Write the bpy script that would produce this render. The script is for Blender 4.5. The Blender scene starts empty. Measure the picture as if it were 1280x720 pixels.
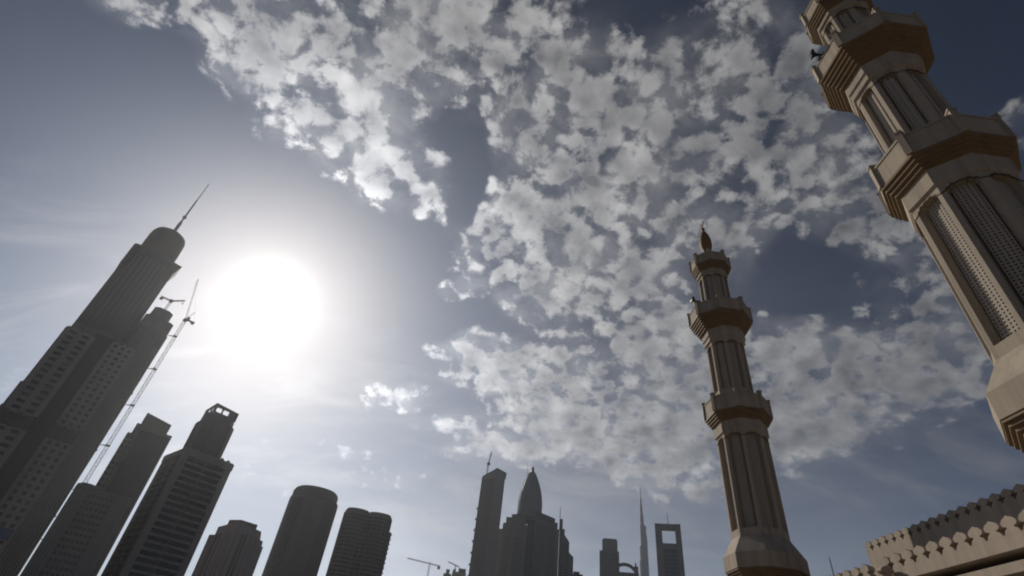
import bpy, math, random
from mathutils import Matrix, Vector
random.seed(7)
D2R = math.radians
SC = bpy.context.scene
COL = SC.collection

# ------------------------------------------------------------------ camera
cam_d = bpy.data.cameras.new('camera')
cam = bpy.data.objects.new('camera', cam_d)
COL.objects.link(cam)
cam_d.sensor_width = 36.0
cam_d.lens = 644.09 / 1280.0 * 36.0
cam_d.clip_start = 0.1
cam_d.clip_end = 30000.0
cam.matrix_world = Matrix.Translation((0.0, 0.0, 1.7)) @ Matrix((
    (0.99126784, -0.13186384, 0.0, 0.0),
    (-0.08272829, -0.62189828, -0.77871597, 0.0),
    (0.10268448, 0.77191609, -0.62737664, 0.0),
    (0.0, 0.0, 0.0, 1.0)))
SC.camera = cam

# ------------------------------------------------------------------ exposure
SC.view_settings.view_transform = 'Standard'
SC.view_settings.look = 'None'
SC.view_settings.exposure = EXPOSURE = 0.0
SC.view_settings.gamma = 1.0
SC.view_settings.use_curve_mapping = False
SC.cycles.use_denoising = True
SC.cycles.filter_width = 2.0
SC.cycles.max_bounces = 6
SC.cycles.diffuse_bounces = 3
SC.cycles.glossy_bounces = 3
SC.cycles.volume_bounces = 0
SC.cycles.sample_clamp_indirect = 4.0

# ------------------------------------------------------------------ sun and sky
SUN_AZ, SUN_EL = -29.03, 30.53
sun_dir = Vector((math.sin(D2R(SUN_AZ)) * math.cos(D2R(SUN_EL)),
                  math.cos(D2R(SUN_AZ)) * math.cos(D2R(SUN_EL)),
                  math.sin(D2R(SUN_EL))))
sun_d = bpy.data.lights.new('sun', 'SUN')
sun_d.energy = 2.7
sun_d.angle = D2R(0.53)
sun_d.color = (1.0, 0.90, 0.76)
sun_o = bpy.data.objects.new('sun', sun_d)
COL.objects.link(sun_o)
sun_o.rotation_euler = sun_dir.to_track_quat('Z', 'Y').to_euler()

SKY_STRENGTH = 0.05
world = bpy.data.worlds.new('World')
SC.world = world
world.use_nodes = True
WT = world.node_tree
WT.nodes.clear()


class Nodes:
    """short hand for wiring shader nodes"""
    def __init__(self, tree):
        self.t = tree

    def new(self, kind, **props):
        n = self.t.nodes.new(kind)
        for k, v in props.items():
            setattr(n, k, v)
        return n

    def put(self, sock, val):
        if isinstance(val, (int, float)):
            sock.default_value = val
        elif isinstance(val, (tuple, list, Vector)):
            v = list(val)
            if len(sock.default_value) == 4 and len(v) == 3:
                v.append(1.0)
            sock.default_value = v
        else:
            self.t.links.new(val, sock)

    def m(self, op, a, b=None, c=None, clamp=False):
        n = self.new('ShaderNodeMath', operation=op, use_clamp=clamp)
        for i, x in enumerate((a, b, c)):
            if x is not None:
                self.put(n.inputs[i], x)
        return n.outputs[0]

    def v(self, op, a, b=None, scale=None):
        n = self.new('ShaderNodeVectorMath', operation=op)
        self.put(n.inputs[0], a)
        if b is not None:
            self.put(n.inputs[1], b)
        if scale is not None:
            self.put(n.inputs['Scale'], scale)
        return n.outputs['Value'] if op in ('DOT_PRODUCT', 'LENGTH') else n.outputs['Vector']

    def mix(self, f, a, b, blend='MIX'):
        n = self.new('ShaderNodeMix', data_type='RGBA', blend_type=blend)
        self.put(n.inputs[0], f)
        self.put(n.inputs[6], a)
        self.put(n.inputs[7], b)
        return n.outputs[2]

    def ramp(self, x, lo, hi, out0=0.0, out1=1.0, smooth=True):
        n = self.new('ShaderNodeMapRange')
        n.interpolation_type = 'SMOOTHSTEP' if smooth else 'LINEAR'
        self.put(n.inputs[0], x)
        for i, q in enumerate((lo, hi, out0, out1)):
            self.put(n.inputs[i + 1], q)
        return n.outputs[0]

    def noise(self, vec, scale, detail, rough, dist=0.0, lac=2.0):
        n = self.new('ShaderNodeTexNoise')
        self.put(n.inputs['Vector'], vec)
        self.put(n.inputs['Scale'], scale)
        self.put(n.inputs['Detail'], detail)
        self.put(n.inputs['Roughness'], rough)
        self.put(n.inputs['Lacunarity'], lac)
        self.put(n.inputs['Distortion'], dist)
        return n.outputs[0]

    def rgb(self, f):
        n = self.new('ShaderNodeCombineXYZ')
        for i in range(3):
            self.put(n.inputs[i], f[i] if isinstance(f, (tuple, list)) else f)
        return n.outputs[0]


# where the cloud bank lies overhead: ellipses on the cloud deck (x, y, half axes, turn, thickness)
CLOUDS = [
    (-0.470, 0.288, 0.051, 0.036, -3.04, 1.00),
    (-0.419, 0.295, 0.039, 0.027, -3.05, 0.80),
    (-0.311, 0.463, 0.050, 0.049, -2.86, 0.50),
    (-0.368, 0.437, 0.038, 0.023, -2.83, 0.40),
    (-0.334, 0.317, 0.089, 0.075, -2.74, 1.00),
    (-0.248, 0.374, 0.140, 0.102, -2.73, 1.00),
    (-0.371, 0.360, 0.043, 0.041, 2.27, 0.40),
    (-0.214, 0.469, 0.128, 0.073, -2.52, 0.75),
    (-0.147, 0.519, 0.096, 0.081, 2.09, 0.80),
    (-0.097, 0.300, 0.145, 0.107, 2.97, 1.70),
    (-0.052, 0.387, 0.074, 0.063, 2.94, 0.50),
    (0.019, 0.433, 0.134, 0.101, -2.71, 0.85),
    (0.059, 0.304, 0.086, 0.055, -2.35, 0.60),
    (0.091, 0.357, 0.155, 0.099, -2.92, 0.60),
    (-0.019, 0.492, 0.082, 0.061, -2.67, 0.60),
    (-0.007, 0.604, 0.145, 0.102, 2.42, 1.00),
    (0.063, 0.564, 0.159, 0.122, 2.97, 0.65),
    (0.180, 0.452, 0.192, 0.146, -2.81, 0.65),
    (0.179, 0.583, 0.133, 0.125, 3.10, 0.55),
    (0.279, 0.396, 0.172, 0.147, 0.68, 0.70),
    (0.236, 0.266, 0.113, 0.076, -3.14, 0.75),
    (0.313, 0.315, 0.119, 0.082, 0.92, 0.70),
    (0.488, 0.453, 0.110, 0.085, -2.11, 1.10),
    (0.592, 0.451, 0.084, 0.047, 0.95, 0.60),
    (0.606, 0.540, 0.080, 0.070, 0.78, 0.90),
    (0.409, 0.395, 0.075, 0.061, -2.90, 0.30),
    (0.217, 0.679, 0.120, 0.089, -2.83, 0.70),
    (0.080, 0.663, 0.131, 0.075, 2.95, 0.70),
    (0.331, 0.530, 0.068, 0.062, 0.56, 0.40),
    (-0.011, 0.810, 0.138, 0.062, -3.13, 1.70),
    (-0.192, 0.906, 0.090, 0.030, 3.06, 1.10),
    (-0.092, 0.677, 0.053, 0.021, 3.02, 0.50),
    (-0.050, 0.875, 0.060, 0.033, -3.06, 1.00),
    (0.001, 0.931, 0.062, 0.030, 2.96, 1.00),
    (0.201, 0.846, 0.204, 0.133, -3.03, 1.60),
    (0.343, 0.831, 0.211, 0.164, 1.33, 1.50),
    (0.108, 0.823, 0.091, 0.083, -2.28, 0.50),
    (0.123, 0.912, 0.095, 0.090, 1.95, 0.60),
    (0.295, 0.984, 0.168, 0.089, 3.05, 0.70),
    (0.202, 0.992, 0.110, 0.059, 2.85, 0.40),
    (0.472, 0.676, 0.144, 0.101, 2.10, 1.30),
    (0.565, 0.720, 0.197, 0.091, 2.27, 1.40),
    (0.640, 0.600, 0.087, 0.060, 3.12, 0.80),
    (0.564, 0.832, 0.115, 0.067, 2.34, 0.70),
    (0.657, 0.691, 0.086, 0.057, 2.06, 0.60),
    (0.517, 0.282, 0.054, 0.039, -2.84, 0.60),
    (-0.021, 1.020, 0.114, 0.036, 2.98, 0.90),
    (-0.090, 0.969, 0.094, 0.027, -3.04, 0.90),
    (0.074, 1.002, 0.097, 0.056, 2.91, 0.90),
    (-0.456, 1.103, 0.191, 0.072, -2.58, 0.30),
    (-0.181, 1.122, 0.269, 0.054, 3.06, 0.30),
    (-0.794, 0.846, 0.095, 0.087, -2.47, 0.40),
    (-0.311, 1.044, 0.188, 0.062, -2.92, 0.30),
    (-0.070, 0.427, 0.124, 0.049, 1.68, -0.70),
    (-0.094, 0.520, 0.103, 0.047, 1.84, -0.60),
    (-0.115, 0.405, 0.066, 0.026, 1.90, -0.60),
    (0.032, 0.263, 0.046, 0.034, -2.85, -0.70),
    (-0.008, 0.393, 0.032, 0.021, 1.45, -0.30),
    (0.131, 0.249, 0.053, 0.033, 3.08, -0.30),
    (0.423, 0.535, 0.073, 0.065, -3.09, -0.60),
    (0.406, 0.232, 0.098, 0.064, 0.72, -0.90),
    (0.039, 0.490, 0.105, 0.027, -2.92, -0.30),
    (-0.184, 0.637, 0.092, 0.084, 2.46, -0.70),
    (-0.117, 0.731, 0.124, 0.048, 3.03, -0.60),
    (0.068, 0.754, 0.084, 0.020, -3.12, -0.50),
    (0.458, 0.588, 0.063, 0.028, 2.80, -0.50),
    (0.222, 0.324, 0.038, 0.028, -3.11, -0.25),
]


def build_sky():
    N = Nodes(WT)
    tc = N.new('ShaderNodeTexCoord')
    dirn = N.v('NORMALIZE', tc.outputs['Generated'])
    sep = N.new('ShaderNodeSeparateXYZ')
    N.put(sep.inputs[0], dirn)
    dz = N.m('MAXIMUM', sep.outputs[2], 0.0)
    sky = N.new('ShaderNodeTexSky')
    sky.sky_type = 'NISHITA'
    sky.sun_disc = False
    sky.sun_elevation = D2R(SUN_EL)
    sky.sun_rotation = D2R(SUN_AZ)
    sky.altitude = 0.0
    sky.air_density = 0.75
    sky.dust_density = 0.6
    sky.ozone_density = 1.6
    clear = N.v('SCALE', sky.outputs[0], scale=SKY_STRENGTH)
    # angle from the sun, degrees
    cosg = N.v('DOT_PRODUCT', dirn, tuple(sun_dir))
    gam = N.m('MULTIPLY', N.m('ARCCOSINE', N.m('MINIMUM', cosg, 0.99999)), 57.2958)
    # lens vignetting put into the sky colour: darker away from the sun
    f1 = N.m('EXPONENT', N.m('MULTIPLY', N.m('MULTIPLY', gam, gam), -1.0 / 20.0 ** 2))
    f2 = N.m('EXPONENT', N.m('MULTIPLY', dz, -4.0))
    fall = N.m('MINIMUM', N.m('ADD', 0.30, N.m('ADD', N.m('MULTIPLY', f1, 0.72), N.m('MULTIPLY', f2, 0.6))), 1.0)
    clear = N.v('SCALE', clear, scale=fall)
    clear = N.v('MULTIPLY', clear, N.mix(N.ramp(gam, 6.0, 26.0), (0.98, 0.97, 0.965), (0.77, 0.925, 1.10)))
    g2 = N.m('MULTIPLY', gam, gam)
    core = N.m('ADD', N.m('MULTIPLY', 0.9, N.m('EXPONENT', N.m('MULTIPLY', g2, -1.0 / (2 * 2.2 ** 2)))), N.m('MULTIPLY', 0.38, N.m('EXPONENT', N.m('MULTIPLY', gam, -1.0 / 5.5))))
    glow = N.v('SCALE', (1.0, 0.975, 0.93), scale=core)
    clear = N.v('ADD', clear, glow)
    # pale dust and cirrus veil low over the city, thinning westwards
    st0 = N.noise(N.v('MULTIPLY', dirn, (2.0, 2.0, 9.0)), 1.6, 6.0, 0.6, 0.6)
    dust = N.m('MULTIPLY', N.m('MULTIPLY', 1.5, N.m('EXPONENT', N.m('MULTIPLY', dz, -4.6))), N.m('EXPONENT', N.m('MULTIPLY', g2, -1.0 / 48.0 ** 2)))
    dust = N.m('MULTIPLY', N.m('MULTIPLY', dust, N.ramp(gam, 10.0, 30.0, 0.15, 1.0)), N.ramp(sep.outputs[0], -0.50, -0.12))
    dust = N.m('MULTIPLY', dust, N.ramp(st0, 0.3, 0.75, 0.66, 1.0))
    clear = N.v('ADD', clear, N.v('SCALE', (1.0, 0.955, 0.90), scale=dust))
    # ---------------- clouds on a curved deck
    k = N.m('DIVIDE', 1.0, N.m('ADD', dz, 0.55))
    uv = N.v('MULTIPLY', N.v('SCALE', dirn, scale=k), (1.0, 1.0, 0.0))
    warp = N.new('ShaderNodeTexNoise')
    N.put(warp.inputs['Vector'], uv)
    N.put(warp.inputs['Scale'], 9.0)
    N.put(warp.inputs['Detail'], 3.0)
    wv = N.v('SCALE', N.v('SUBTRACT', warp.outputs['Color'], (0.5, 0.5, 0.5)), scale=0.10)
    uvw = N.v('ADD', uv, wv)
    cover = None
    for (u, v_, a, b, rot, w) in CLOUDS:
        mp = N.new('ShaderNodeMapping', vector_type='TEXTURE')
        N.put(mp.inputs['Vector'], uvw)
        mp.inputs['Location'].default_value = (u, v_, 0.0)
        mp.inputs['Rotation'].default_value = (0.0, 0.0, rot)
        mp.inputs['Scale'].default_value = (a * 1.25, b * 1.25, 1.0)
        g = N.new('ShaderNodeTexGradient', gradient_type='SPHERICAL')
        N.put(g.inputs[0], mp.outputs[0])
        cover = N.m('MULTIPLY', g.outputs[1], w) if cover is None else N.m('MULTIPLY_ADD', g.outputs[1], w, cover)
    cover = N.m('MINIMUM', cover, 1.3)

    wv2 = N.v('SCALE', wv, scale=0.8)

    def deck(vec):
        cells = N.noise(vec, 25.0, 10.0, 0.64, 0.2)
        big = N.noise(N.v('ADD', vec, (3.1, 7.7, 0.0)), 6.5, 4.0, 0.5)
        vo = N.new('ShaderNodeTexVoronoi', feature='F1', voronoi_dimensions='2D')
        N.put(vo.inputs['Vector'], N.v('ADD', vec, wv2))
        N.put(vo.inputs['Scale'], 31.0)
        puff = N.m('SUBTRACT', 0.46, vo.outputs['Distance'])
        cells = N.m('MULTIPLY_ADD', puff, 0.24, cells)
        return N.m('ADD', N.m('MULTIPLY', N.m('SUBTRACT', cells, 0.5), 3.6), N.m('MULTIPLY', N.m('SUBTRACT', big, 0.5), 1.3))

    fb = deck(uv)
    raw = N.m('ADD', N.m('MULTIPLY', cover, N.ramp(dz, 0.34, 0.56, 0.58, 0.47)),
              N.m('MULTIPLY', N.m('MULTIPLY', fb, N.ramp(cover, 0.0, 0.45, 0.3, 1.0)), N.ramp(dz, 0.34, 0.56, 0.66, 1.0)))
    dens = N.ramp(raw, 0.24, 0.86)
    bulk = N.m('ADD', N.m('MULTIPLY', cover, 0.75), N.m('MULTIPLY', N.m('SUBTRACT', N.noise(uvw, 12.0, 4.0, 0.55), 0.5), 2.2))
    thick = N.m('MULTIPLY', N.ramp(bulk, 0.30, 1.3), N.ramp(raw, 0.35, 0.95))
    # relief: compare with the deck a little nearer the sun
    su = Vector((sun_dir.x, sun_dir.y, 0)) / (sun_dir.z + 0.55)
    to_sun = N.v('NORMALIZE', N.v('SUBTRACT', tuple(su), uv))

    def soft(vec):
        return N.noise(vec, 14.0, 3.0, 0.5, 0.15)
    rel = N.m('SUBTRACT', soft(uv), soft(N.v('ADD', uv, N.v('SCALE', to_sun, scale=0.022))))
    lum = N.m('ADD', N.m('SUBTRACT', 1.12, N.m('MULTIPLY', thick, 0.50)), N.m('MULTIPLY', rel, 1.9))
    lum = N.m('MINIMUM', N.m('MAXIMUM', lum, 0.36), 1.6)
    near = N.m('ADD', 0.13, N.m('MULTIPLY', 1.15, N.m('EXPONENT', N.m('MULTIPLY', gam, -1.0 / 24.0))))
    ccol = N.v('SCALE', (1.0, 0.985, 0.965), scale=N.m('MULTIPLY', lum, near))
    ccol = N.v('ADD', ccol, N.v('SCALE', clear, scale=N.ramp(gam, 8.0, 34.0, 0.95, 0.4)))
    ccol = N.v('ADD', ccol, N.v('SCALE', (1.0, 0.965, 0.91), scale=core))
    alpha = N.m('MULTIPLY', dens, 0.93)
    # thin high streaks low in the sky
    st = N.noise(N.v('MULTIPLY', uv, (1.6, 4.2, 1.0)), 2.6, 6.0, 0.6, 0.5)
    sa = N.m('MULTIPLY', N.ramp(st, 0.45, 0.75), N.ramp(dz, 0.62, 0.25, 0.0, 0.5))
    col = N.mix(sa, clear, N.v('ADD', N.v('SCALE', (1.0, 0.98, 0.95), scale=N.m('MULTIPLY', near, 0.9)), N.v('SCALE', clear, scale=0.3)))
    veil = N.m('MULTIPLY', N.ramp(cover, 0.05, 1.0, 0.0, 0.42), N.ramp(N.noise(uvw, 9.0, 6.0, 0.6), 0.3, 0.75))
    col = N.mix(veil, col, ccol)
    col = N.mix(alpha, col, ccol)
    bg = N.new('ShaderNodeBackground')
    N.put(bg.inputs[0], col)
    bg.inputs[1].default_value = 1.0
    out = N.new('ShaderNodeOutputWorld')
    WT.links.new(bg.outputs[0], out.inputs[0])


build_sky()
world.cycles.sampling_method = 'MANUAL'
world.cycles.sample_map_resolution = 1024


# ------------------------------------------------------------------ mesh tools
class MB:
    """collects faces; build() links them as ONE mesh object"""
    def __init__(self):
        self.v = []
        self.f = []

    def add(self, vs, fs):
        n = len(self.v)
        self.v += [tuple(p) for p in vs]
        self.f += [tuple(i + n for i in f) for f in fs]
        return self

    def box(self, x0, x1, y0, y1, z0, z1):
        vs = [(x, y, z) for z in (z0, z1) for x, y in ((x0, y0), (x1, y0), (x1, y1), (x0, y1))]
        return self.add(vs, [(3, 2, 1, 0), (4, 5, 6, 7), (0, 1, 5, 4), (1, 2, 6, 5), (2, 3, 7, 6), (3, 0, 4, 7)])

    def prism(self, pts, z0, z1, top=None):
        """upright prism over a plan polygon; top = other plan for the upper end"""
        n = len(pts)
        tp = top or pts
        z0s = z0 if isinstance(z0, (list, tuple)) else [z0] * n
        z1s = z1 if isinstance(z1, (list, tuple)) else [z1] * n
        vs = [(p[0], p[1], z) for p, z in zip(pts, z0s)] + [(p[0], p[1], z) for p, z in zip(tp, z1s)]
        fs = [tuple(range(n - 1, -1, -1)), tuple(range(n, 2 * n))]
        fs += [(i, (i + 1) % n, n + (i + 1) % n, n + i) for i in range(n)]
        return self.add(vs, fs)

    def lathe(self, prof, n=24, cx=0.0, cy=0.0, phase=0.0, caps=True, sx=1.0, sy=1.0):
        """prof: (radius, z) from bottom to top"""
        vs = []
        for r, z in prof:
            for k in range(n):
                a = phase + 2 * math.pi * k / n
                vs.append((cx + sx * r * math.cos(a), cy + sy * r * math.sin(a), z))
        fs = []
        for j in range(len(prof) - 1):
            for k in range(n):
                k2 = (k + 1) % n
                fs.append((j * n + k, j * n + k2, (j + 1) * n + k2, (j + 1) * n + k))
        if caps:
            fs.append(tuple(range(n - 1, -1, -1)))
            fs.append(tuple((len(prof) - 1) * n + k for k in range(n)))
        return self.add(vs, fs)

    def tube(self, p, q, r, n=6, r2=None):
        p, q = Vector(p), Vector(q)
        d = (q - p).normalized()
        a = d.orthogonal().normalized()
        b = d.cross(a)
        r2 = r if r2 is None else r2
        vs = [p + r * (a * math.cos(t) + b * math.sin(t)) for t in [2 * math.pi * k / n for k in range(n)]]
        vs += [q + r2 * (a * math.cos(t) + b * math.sin(t)) for t in [2 * math.pi * k / n for k in range(n)]]
        fs = [(k, (k + 1) % n, n + (k + 1) % n, n + k) for k in range(n)]
        fs += [tuple(range(n - 1, -1, -1)), tuple(range(n, 2 * n))]
        return self.add(vs, fs)

    def slab(self, pts, org, ax, ay, an, t0, t1, back=1.0):
        """flat outline pts (s, t) in the plane org + s*ax + t*ay, thick from t0 to t1 along an;
        back shrinks the s direction at t0 so that neighbours meet in a mitre"""
        org, ax, ay, an = Vector(org), Vector(ax), Vector(ay), Vector(an)
        n = len(pts)
        vs = [org + ax * (s * back) + ay * t + an * t0 for s, t in pts] + [org + ax * s + ay * t + an * t1 for s, t in pts]
        fs = [tuple(range(n - 1, -1, -1)), tuple(range(n, 2 * n))]
        fs += [(i, (i + 1) % n, n + (i + 1) % n, n + i) for i in range(n)]
        return self.add(vs, fs)

    def truss(self, p, q, w, step, r, rd=None):
        """square lattice mast or jib from p to q"""
        p, q = Vector(p), Vector(q)
        d = q - p
        L = d.length
        d.normalize()
        a = d.cross(Vector((0, 0, 1)))
        a = Vector((1, 0, 0)) if a.length < 1e-3 else a.normalized()
        b = d.cross(a)
        cs = [(a * i + b * j) * (w / 2) for i, j in ((-1, -1), (1, -1), (1, 1), (-1, 1))]
        for c in cs:
            self.tube(p + c, q + c, r, 4)
        n = max(1, int(L / step))
        for k in range(n):
            s0, s1 = p + d * (L * k / n), p + d * (L * (k + 1) / n)
            for i in range(4):
                j = (i + 1) % 4
                self.tube(s0 + (cs[i] if k % 2 else cs[j]), s1 + (cs[j] if k % 2 else cs[i]), rd or r * 0.6, 4)
        return self

    def build(self, name, mat, parent=None, smooth=False, loc=None):
        me = bpy.data.meshes.new(name)
        me.from_pydata(self.v, [], self.f)
        me.validate()
        import bmesh
        bm = bmesh.new()
        bm.from_mesh(me)
        bmesh.ops.recalc_face_normals(bm, faces=bm.faces)
        bm.to_mesh(me)
        bm.free()
        me.materials.append(mat)
        if smooth:
            me.polygons.foreach_set('use_smooth', [True] * len(me.polygons))
        o = bpy.data.objects.new(name, me)
        COL.objects.link(o)
        if parent is not None:
            o.parent = parent
        if loc is not None:
            o.location = loc
        return o


def tag(o, label=None, cat=None, group=None, kind=None):
    for k, v in (('label', label), ('category', cat), ('group', group), ('kind', kind)):
        if v is not None:
            o[k] = v
    return o


def thing(name, label, cat, loc=(0, 0, 0), rz=0.0, group=None):
    o = bpy.data.objects.new(name, None)
    o.empty_display_size = 0.5
    COL.objects.link(o)
    o.location = loc
    o.rotation_euler = (0, 0, rz)
    return tag(o, label, cat, group)


def copy_part(o, parent, loc=None, rz=None):
    c = o.copy()
    COL.objects.link(c)
    c.parent = parent
    if loc is not None:
        c.location = loc
    if rz is not None:
        c.rotation_euler = (0, 0, rz)
    return c


def copy_tree(o, parent=None):
    c = o.copy()
    COL.objects.link(c)
    c.parent = parent
    for ch in [x for x in COL.objects if x.parent == o]:
        copy_tree(ch, c)
    return c


def polar(az, d):
    a = D2R(az)
    return (d * math.sin(a), d * math.cos(a), 0.0)


def tower_thing(name, label, cat, az, d, group=None, turn=0.0):
    """an Empty at the foot of a building; local -y looks back down the street"""
    return thing(name, label, cat, polar(az, d), -D2R(az) + D2R(turn), group)


# ------------------------------------------------------------------ materials
def material(name, col, rough=0.8, var=0.18, scale=1.5, bump=0.0, metallic=0.0, streak=0.0, spec=0.5, rand=0.0, grain=0.0):
    m = bpy.data.materials.new(name)
    m.use_nodes = True
    t = m.node_tree
    t.nodes.clear()
    N = Nodes(t)
    tc = N.new('ShaderNodeTexCoord')
    geo = N.new('ShaderNodeNewGeometry')
    pos = geo.outputs['Position']
    b = N.new('ShaderNodeBsdfPrincipled')
    n1 = N.noise(pos, scale, 5.0, 0.6)
    f = N.m('MULTIPLY_ADD', N.m('SUBTRACT', n1, 0.5), 2.0 * var, 1.0)
    if streak:
        # rain streaks and dust: long in z
        n2 = N.noise(N.v('MULTIPLY', pos, (scale * 2.2, scale * 2.2, scale * 0.12)), 1.0, 4.0, 0.65)
        f = N.m('MULTIPLY', f, N.m('MULTIPLY_ADD', N.ramp(n2, 0.35, 0.8), -streak, 1.0))
    if grain:
        n3 = N.noise(pos, scale * 14.0, 3.0, 0.7)
        f = N.m('MULTIPLY', f, N.m('MULTIPLY_ADD', N.m('SUBTRACT', n3, 0.5), grain * 2.0, 1.0))
    if rand:
        oi = N.new('ShaderNodeObjectInfo')
        f = N.m('MULTIPLY', f, N.m('MULTIPLY_ADD', N.m('SUBTRACT', oi.outputs['Random'], 0.5), 2.0 * rand, 1.0))
    N.put(b.inputs['Base Color'], N.v('SCALE', tuple(col), scale=f))
    N.put(b.inputs['Roughness'], N.m('MULTIPLY_ADD', N.m('SUBTRACT', n1, 0.5), 0.2, rough, clamp=True))
    b.inputs['Metallic'].default_value = metallic
    b.inputs['Specular IOR Level'].default_value = spec
    if bump:
        bp = N.new('ShaderNodeBump')
        bp.inputs['Strength'].default_value = bump
        bp.inputs['Distance'].default_value = 0.02
        N.put(bp.inputs['Height'], N.noise(pos, scale * 10.0, 4.0, 0.65))
        N.put(b.inputs['Normal'], bp.outputs[0])
    o = N.new('ShaderNodeOutputMaterial')
    t.links.new(b.outputs[0], o.inputs[0])
    return m


M = {
    'stone': material('beige_render', (0.44, 0.38, 0.305), 0.85, 0.16, 0.9, bump=0.3, streak=0.34, grain=0.1),
    'panel': material('grey_screen', (0.48, 0.43, 0.375), 0.85, 0.12, 1.1, streak=0.2, grain=0.08),
    'ochre': material('ochre_paint', (0.22, 0.15, 0.08), 0.7, 0.2, 1.2, bump=0.2, streak=0.25, grain=0.08),
    'brown': material('dark_brown_moulding', (0.13, 0.075, 0.04), 0.7, 0.2, 1.5),
    'mosque': material('mosque_wall_render', (0.45, 0.385, 0.32), 0.88, 0.16, 0.8, bump=0.3, streak=0.3, grain=0.1),
    'eaves_shade': material('eaves_shade_brown', (0.035, 0.022, 0.016), 0.8, 0.2, 1.5),  # shade below the fascia put into a near-black brown
    'bulb': material('bronze_finial', (0.24, 0.15, 0.055), 0.7, 0.2, 2.0),
    'black': material('black_plastic', (0.02, 0.02, 0.022), 0.5, 0.2, 3.0),
    'horn': material('grey_horn', (0.35, 0.34, 0.32), 0.5, 0.1, 3.0),
    'steel': material('galvanised_steel', (0.16, 0.16, 0.17), 0.5, 0.2, 0.6, metallic=0.6),
    'crane': material('crane_paint', (0.22, 0.16, 0.10), 0.6, 0.2, 0.3),
    'concrete': material('raw_concrete', (0.23, 0.20, 0.185), 0.85, 0.16, 0.05, streak=0.3, grain=0.12),
    'concrete_pale': material('pale_concrete', (0.31, 0.28, 0.255), 0.85, 0.14, 0.05, streak=0.28, grain=0.1),
    'clad': material('brown_grey_cladding', (0.16, 0.135, 0.12), 0.6, 0.16, 0.04, streak=0.2, grain=0.1),
    'clad_dark': material('dark_brown_cladding', (0.075, 0.06, 0.054), 0.6, 0.16, 0.04, streak=0.2, grain=0.1),
    'clad_mauve': material('mauve_grey_cladding', (0.24, 0.20, 0.215), 0.55, 0.14, 0.04, streak=0.25, grain=0.1),
    'glass': material('dark_window_glass', (0.026, 0.026, 0.030), 0.3, 0.3, 0.05, rand=0.6, spec=0.35),
    'glass_blue': material('bluish_window_glass', (0.04, 0.06, 0.11), 0.25, 0.3, 0.02, rand=0.3),
    'glass_brown': material('smoked_curtain_wall', (0.036, 0.030, 0.027), 0.4, 0.3, 0.05, rand=0.2, spec=0.3),
    'far': material('distant_concrete', (0.20, 0.195, 0.19), 0.8, 0.16, 0.02, streak=0.25),
    'far_dark': material('distant_dark_cladding', (0.09, 0.095, 0.10), 0.6, 0.16, 0.02, streak=0.25),
    'dome': material('blue_grey_dome_glass', (0.17, 0.20, 0.21), 0.4, 0.16, 0.02, streak=0.2),
    'needle': material('pale_steel_cladding', (0.30, 0.31, 0.34), 0.45, 0.14, 0.01, metallic=0.2),
    'sand': material('sandy_ground', (0.22, 0.17, 0.12), 0.95, 0.15, 0.02, grain=0.15),
    'paving': material('plaza_paving', (0.22, 0.175, 0.135), 0.9, 0.1, 0.3, grain=0.1),
    'asphalt': material('road_asphalt', (0.05, 0.05, 0.052), 0.9, 0.2, 0.2, grain=0.2),
    'blue': material('blue_banner_cloth', (0.02, 0.06, 0.20), 0.7, 0.15, 0.1),
}



def each_box(root, name, mat, boxes):
    """one part per box"""
    for b in boxes:
        MB().box(*b).build(name, M[mat], root)


def haze_material(density):
    m = bpy.data.materials.new('desert_haze')
    m.use_nodes = True
    t = m.node_tree
    t.nodes.clear()
    v = t.nodes.new('ShaderNodeVolumePrincipled')
    v.inputs['Color'].default_value = (0.61, 0.66, 0.74, 1)
    v.inputs['Density'].default_value = density
    v.inputs['Anisotropy'].default_value = 0.7
    o = t.nodes.new('ShaderNodeOutputMaterial')
    t.links.new(v.outputs[0], o.inputs['Volume'])
    return m


def pane_grid(root, frame, x0, x1, z0, z1, nc, nr, y, bar=0.9, hbar=None, depth=1.0, glass='glass', part='window', limit=100, order_low=False):
    """recessed windows in a wall plane at local y (the room side is +y): bars go into the frame mesh, each
    window is a pane object of its own"""
    hbar = bar if hbar is None else hbar
    dx, dz = (x1 - x0) / nc, (z1 - z0) / nr
    for i in range(nc + 1):
        c = x0 + i * dx
        frame.box(c - bar / 2, c + bar / 2, y - depth, y, z0, z1)
    for j in range(nr + 1):
        c = z0 + j * dz
        for i in range(nc):
            frame.box(x0 + i * dx + bar / 2 + 0.003, x0 + (i + 1) * dx - bar / 2 - 0.003, y - depth * 0.82, y, c - hbar / 2, c + hbar / 2)
    pw, ph = dx - bar, dz - hbar
    proto = None
    cells = [(i, j) for j in range(nr) for i in range(nc)]
    n = 0
    rest = MB()
    for i, j in cells:
        cx, cz = x0 + (i + 0.5) * dx, z0 + (j + 0.5) * dz
        if n < limit:
            if proto is None:
                proto = MB().box(-pw / 2, pw / 2, -0.12, -0.02, -ph / 2, ph / 2).build(part, M[glass], root, loc=(cx, y, cz))
            else:
                copy_part(proto, root, (cx, y, cz))
            n += 1
        else:
            rest.box(cx - pw / 2, cx + pw / 2, y - 0.12, y - 0.02, cz - ph / 2, cz + ph / 2)
    if rest.v:
        tag(rest.build(part + '_rows', M[glass], root), kind='stuff')

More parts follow.
